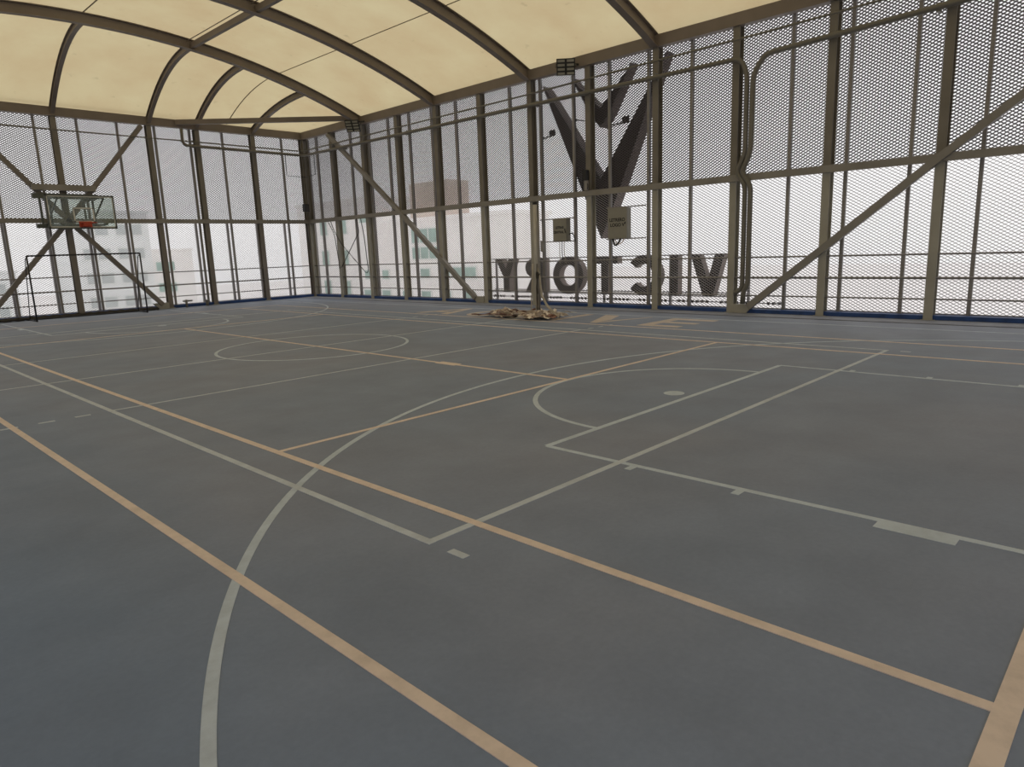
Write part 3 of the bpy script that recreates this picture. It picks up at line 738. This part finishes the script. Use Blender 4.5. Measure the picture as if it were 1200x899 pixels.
# ------------------------------------------------------------------ roof sign outside the mesh
XS = 16.9
def signpiece(nm, label, polys, cat, grp, depth=0.25, x=XS):
    ys = [p[0] for q_ in polys for p in q_]; zs = [p[1] for q_ in polys for p in q_]
    loc = (x, (min(ys) + max(ys)) / 2, min(zs))
    o = thing(nm, loc, label, cat, grp)
    b, s = MB(), MB()
    for q_ in polys:
        b.prism(q_, lambda a, c: (x, a, c), (0.02, 0, 0)); s.prism(q_, lambda a, c: (x + 0.02, a, c), (depth - 0.02, 0, 0))
    b.build('back_panel', M['sign_back'], o, local=loc); s.build('return_side', M['chevron_side' if cat == 'sign' else 'sign_side'], o, local=loc)
    return o
zb, zt = 0.33, 1.41
G = 'mirrored channel letters of the roof sign'
def seg(ya, za, yb2, zb2, w):
    return [(ya - w / 2, za), (ya + w / 2, za), (yb2 + w / 2, zb2), (yb2 - w / 2, zb2)]
signpiece('sign_letter', 'dark letter V of the mirrored sign beyond the mesh', [[(9.50, zt), (9.24, zt), (8.86, zb), (9.13, zb)], [(8.80, zt), (8.54, zt), (8.84, zb), (9.10, zb)]], 'sign letter', G)
signpiece('sign_letter', 'dark letter I of the mirrored sign beyond the mesh', [[(10.12, zt), (9.89, zt), (9.89, zb), (10.12, zb)]], 'sign letter', G)
def ringz(cy, cz, ry, rz, w, a0, a1, n=18):
    out = []
    for k in range(n):
        p = []
        for (a_, f_) in ((k, 0), (k + 1, 0), (k + 1, w), (k, w)):
            a = math.radians(a0 + (a1 - a0) * a_ / n); p.append((cy + (ry - f_) * math.cos(a), cz + (rz - f_) * math.sin(a)))
        out.append(p)
    return out
zc = (zb + zt) / 2
signpiece('sign_letter', 'dark letter C of the mirrored sign beyond the mesh', ringz(11.0, zc, 0.56, 0.57, 0.24, 40, 320), 'sign letter', G)
signpiece('sign_letter', 'dark letter T of the mirrored sign beyond the mesh', [[(12.83, zt), (11.88, zt), (11.88, zt - 0.2), (12.83, zt - 0.2)], [(12.47, zt - 0.2), (12.22, zt - 0.2), (12.22, zb), (12.47, zb)]], 'sign letter', G)
signpiece('sign_letter', 'dark letter O of the mirrored sign beyond the mesh', ringz(13.75, zc, 0.60, 0.58, 0.25, 0, 360, 30), 'sign letter', G)
signpiece('sign_letter', 'dark letter R of the mirrored sign partly behind the net post', [[(14.95, zt), (14.70, zt), (14.70, zb), (14.95, zb)]] +
    [[(p[0], p[1]) for p in q_] for q_ in ringz(15.18, 1.11, 0.36, 0.30, 0.2, -90, 90, 12)] +
    [[(15.2, zt), (14.9, zt), (14.9, 1.21), (15.2, 1.21)], [(15.2, 1.01), (14.9, 1.01), (14.9, 0.81), (15.2, 0.81)], [(15.25, 0.83), (15.0, 0.83), (15.3, zb), (15.56, zb)]], 'sign letter', G)
signpiece('sign_letter', 'dark letter Y of the mirrored sign beyond the mesh', [[(16.90, zt), (16.62, zt), (16.30, 0.82), (16.56, 0.82)], [(16.30, zt), (16.02, zt), (16.28, 0.82), (16.55, 0.82)], [(16.56, 0.84), (16.30, 0.84), (16.30, zb), (16.56, zb)]], 'sign letter', G)
yc = 12.45
signpiece('chevron_sign', 'large dark V-shaped chevron sign outside the mesh wall', [[(yc + 2.16, 6.58), (yc + 2.0, 6.42), (yc, 3.64), (yc, 1.95), (yc + 0.70, 3.41)],
    [(yc - 2.16, 6.68), (yc - 0.70, 3.41), (yc, 1.95), (yc, 3.64), (yc - 2.0, 6.42)]], 'sign', None, 0.4)
signpiece('chevron_sign', 'small dark chevron sign nested above the large one', [[(yc + 1.05, 6.62), (yc + 0.93, 6.46), (yc, 5.6), (yc, 5.08), (yc + 0.3, 5.4)],
    [(yc - 1.05, 6.62), (yc - 0.3, 5.4), (yc, 5.08), (yc, 5.6), (yc - 0.93, 6.46)]], 'sign', None, 0.4)
# carrier rails of the sign
sf = thing('sign_scaffold', (17.2, 12.5, -0.4), 'steel carrier rails that hold the mirrored letters from below', 'sign frame')
for (z, x) in ((0.30, 16.95), (0.38, 17.12), (1.40, 17.0)):
    MB().box(x, x + 0.03, 8.3, 17.2, z, z + 0.03).build('carrier_rail', M['rail'], sf, local=(17.2, 12.5, -0.4))
MB().box(17.14, 17.17, 7.0, 17.4, 0.14, 0.165).build('carrier_rail', M['rail'], sf, local=(17.2, 12.5, -0.4))
for k in range(72):
    y = 7.1 + k * 0.142
    if k % 9 in (3, 4): continue
    MB().box(17.10, 17.15, y, y + 0.065, 0.12, 0.19).build('bolt_head', M['sign_back'], sf, local=(17.2, 12.5, -0.4))
for y in (8.0, 10.3, 12.6, 14.9, 17.2):
    MB().box(17.2, 17.26, y - 0.03, y + 0.03, -0.5, 1.43).build('stanchion', M['rail'], sf, local=(17.2, 12.5, -0.4))
    MB().box(17.15, 17.2, y - 0.02, y + 0.02, 0.3, 0.41).build('bracket', M['rail'], sf, local=(17.2, 12.5, -0.4))
for (y, z, ym, zm, lab) in ((14.05, 5.1, 14.19, 4.93, 'small black spotlight on a thin arm left of the chevron'), (11.41, 5.1, 11.76, 4.95, 'small black spotlight on a thin arm between the chevron arms'),
                            (12.62, 5.28, 12.94, 5.30, 'thin bracket arm beside the point of the small chevron')):
    loc = (16.3, ym, zm); o = thing('sign_spotlight', loc, lab, 'spotlight')
    MB().tube([(16.28, ym, zm), (16.7, y, z - 0.04)], 0.018, 6).build('arm', M['black_tube'], o, local=loc)
    if 'bracket' in lab: MB().box(16.68, 16.74, y - .04, y + .04, z - 0.05, z + 0.03).build('clip', M['dark'], o, local=loc)
    else:
        MB().quadbox((16.66, y - 0.1, z - 0.08), (0.05, 0, 0.02), (0, 0.2, 0), (-0.03, 0, 0.17)).build('lamp_head', M['dark'], o, local=loc)
        MB().tube([(16.28, ym, zm - 0.05), (16.5, (y + ym) / 2, z - 0.13), (16.68, y, z - 0.06)], 0.008, 5).build('lamp_cable', M['cable'], o, local=loc)

# ------------------------------------------------------------------ outside
MB().box(-700, 900, -700, 900, -31, -30).build('ground', M['city'])
tag(bpy.data.objects['ground'], 'pale hazy city ground far below the roof', 'ground', kind='structure')
MB().box(XL - 2.5, XR + 2.6, YN - 2.5, YB + 2.5, -0.9, -0.42).build('roof_slab', M['roof_slab'])
tag(bpy.data.objects['roof_slab'], 'pale slab edge of the rooftop outside the mesh walls', 'roof slab', kind='structure')
MB().box(XL - 2.2, XR + 2.2, YN - 2.2, YB + 2.2, -30, -0.9).build('building_base', M['facade'])
tag(bpy.data.objects['building_base'], 'tall pale building body below the rooftop court', 'building', kind='structure')
def building(loc, w, d, h, label, wins, m='facade', face='x', extra=()):
    """loc = corner nearest the hall at ground level; windows are (along0, along1, z0, z1) in world units"""
    o = thing('building', loc, label, 'building')
    x, y, z = loc
    MB().box(x, x + w, y, y + d, z, z + h).build('wall_block', M[m], o, local=loc)
    for (a, b, c, e, mm) in extra: MB().box(x + 1, x + 3.5, a, b, c, e).build('upper_block', M[mm], o, local=loc)
    MB().box(x - 0.2, x + w + 0.2, y - 0.2, y + d + 0.2, z + h, z + h + 0.3).build('roof_edge', M[m], o, local=loc)
    wm = fm = None
    for (a, b, c, e) in wins:
        if face == 'x':
            f_ = MB().box(x - 0.12, x + 0.05, a, b, c, e).build('window', M['winframe'], o, local=loc)
            n = max(1, round((b - a) / 1.3))
            for i in range(n):
                t0, t1 = a + (b - a) * i / n, a + (b - a) * (i + 1) / n
                MB().box(x - 0.16, x - 0.1, t0 + 0.1, t1 - 0.1, c + 0.12, e - 0.12).build('pane', M['window_grey' if m == 'facade_grey' else 'window'], f_, local=loc)
        else:
            f_ = MB().box(a, b, y - 0.12, y + 0.05, c, e).build('window', M['winframe'], o, local=loc)
            n = max(1, round((b - a) / 1.6))
            for i in range(n):
                t0, t1 = a + (b - a) * i / n, a + (b - a) * (i + 1) / n
                MB().box(t0 + 0.1, t1 - 0.1, y - 0.16, y - 0.1, c + 0.12, e - 0.12).build('pane', M['window_grey' if m == 'facade_grey' else 'window'], f_, local=loc)
    return o
w1 = [(47.0, 50.6, 2.5, 3.9), (47.0, 50.6, 1.1, 2.3), (54.3, 55.4, -0.7, 0.3), (57.2, 58.3, -0.7, 0.3), (48.2, 49.6, -0.6, 0.4), (42.2, 45.2, -0.6, 0.5), (45.5, 46.6, -0.6, 0.5)]
w1 += [(y, y + 1.4, -2.6, -1.6) for y in (42.5, 45.5, 48.2, 51.0, 54.2, 57.2)] + [(y, y + 1.4, -5.2, -4.0) for y in (42.5, 45.5, 48.2, 51.0, 54.2, 57.2)]
building((40, 38.5, -30), 5, 22, 34.5, 'off-white apartment block with green windows seen through the far right mesh', w1, extra=[(46.6, 51.9, 4.8, 7.9, 'facade_brown')])
building((44, 61.5, -30), 12, 16, 37.5, 'taller plain pale block standing behind the corner of hall', [(y, y + 1.5, z, z + 1.8) for y in (63, 67, 71) for z in (4.0, 0.6, -2.8)], 'facade')
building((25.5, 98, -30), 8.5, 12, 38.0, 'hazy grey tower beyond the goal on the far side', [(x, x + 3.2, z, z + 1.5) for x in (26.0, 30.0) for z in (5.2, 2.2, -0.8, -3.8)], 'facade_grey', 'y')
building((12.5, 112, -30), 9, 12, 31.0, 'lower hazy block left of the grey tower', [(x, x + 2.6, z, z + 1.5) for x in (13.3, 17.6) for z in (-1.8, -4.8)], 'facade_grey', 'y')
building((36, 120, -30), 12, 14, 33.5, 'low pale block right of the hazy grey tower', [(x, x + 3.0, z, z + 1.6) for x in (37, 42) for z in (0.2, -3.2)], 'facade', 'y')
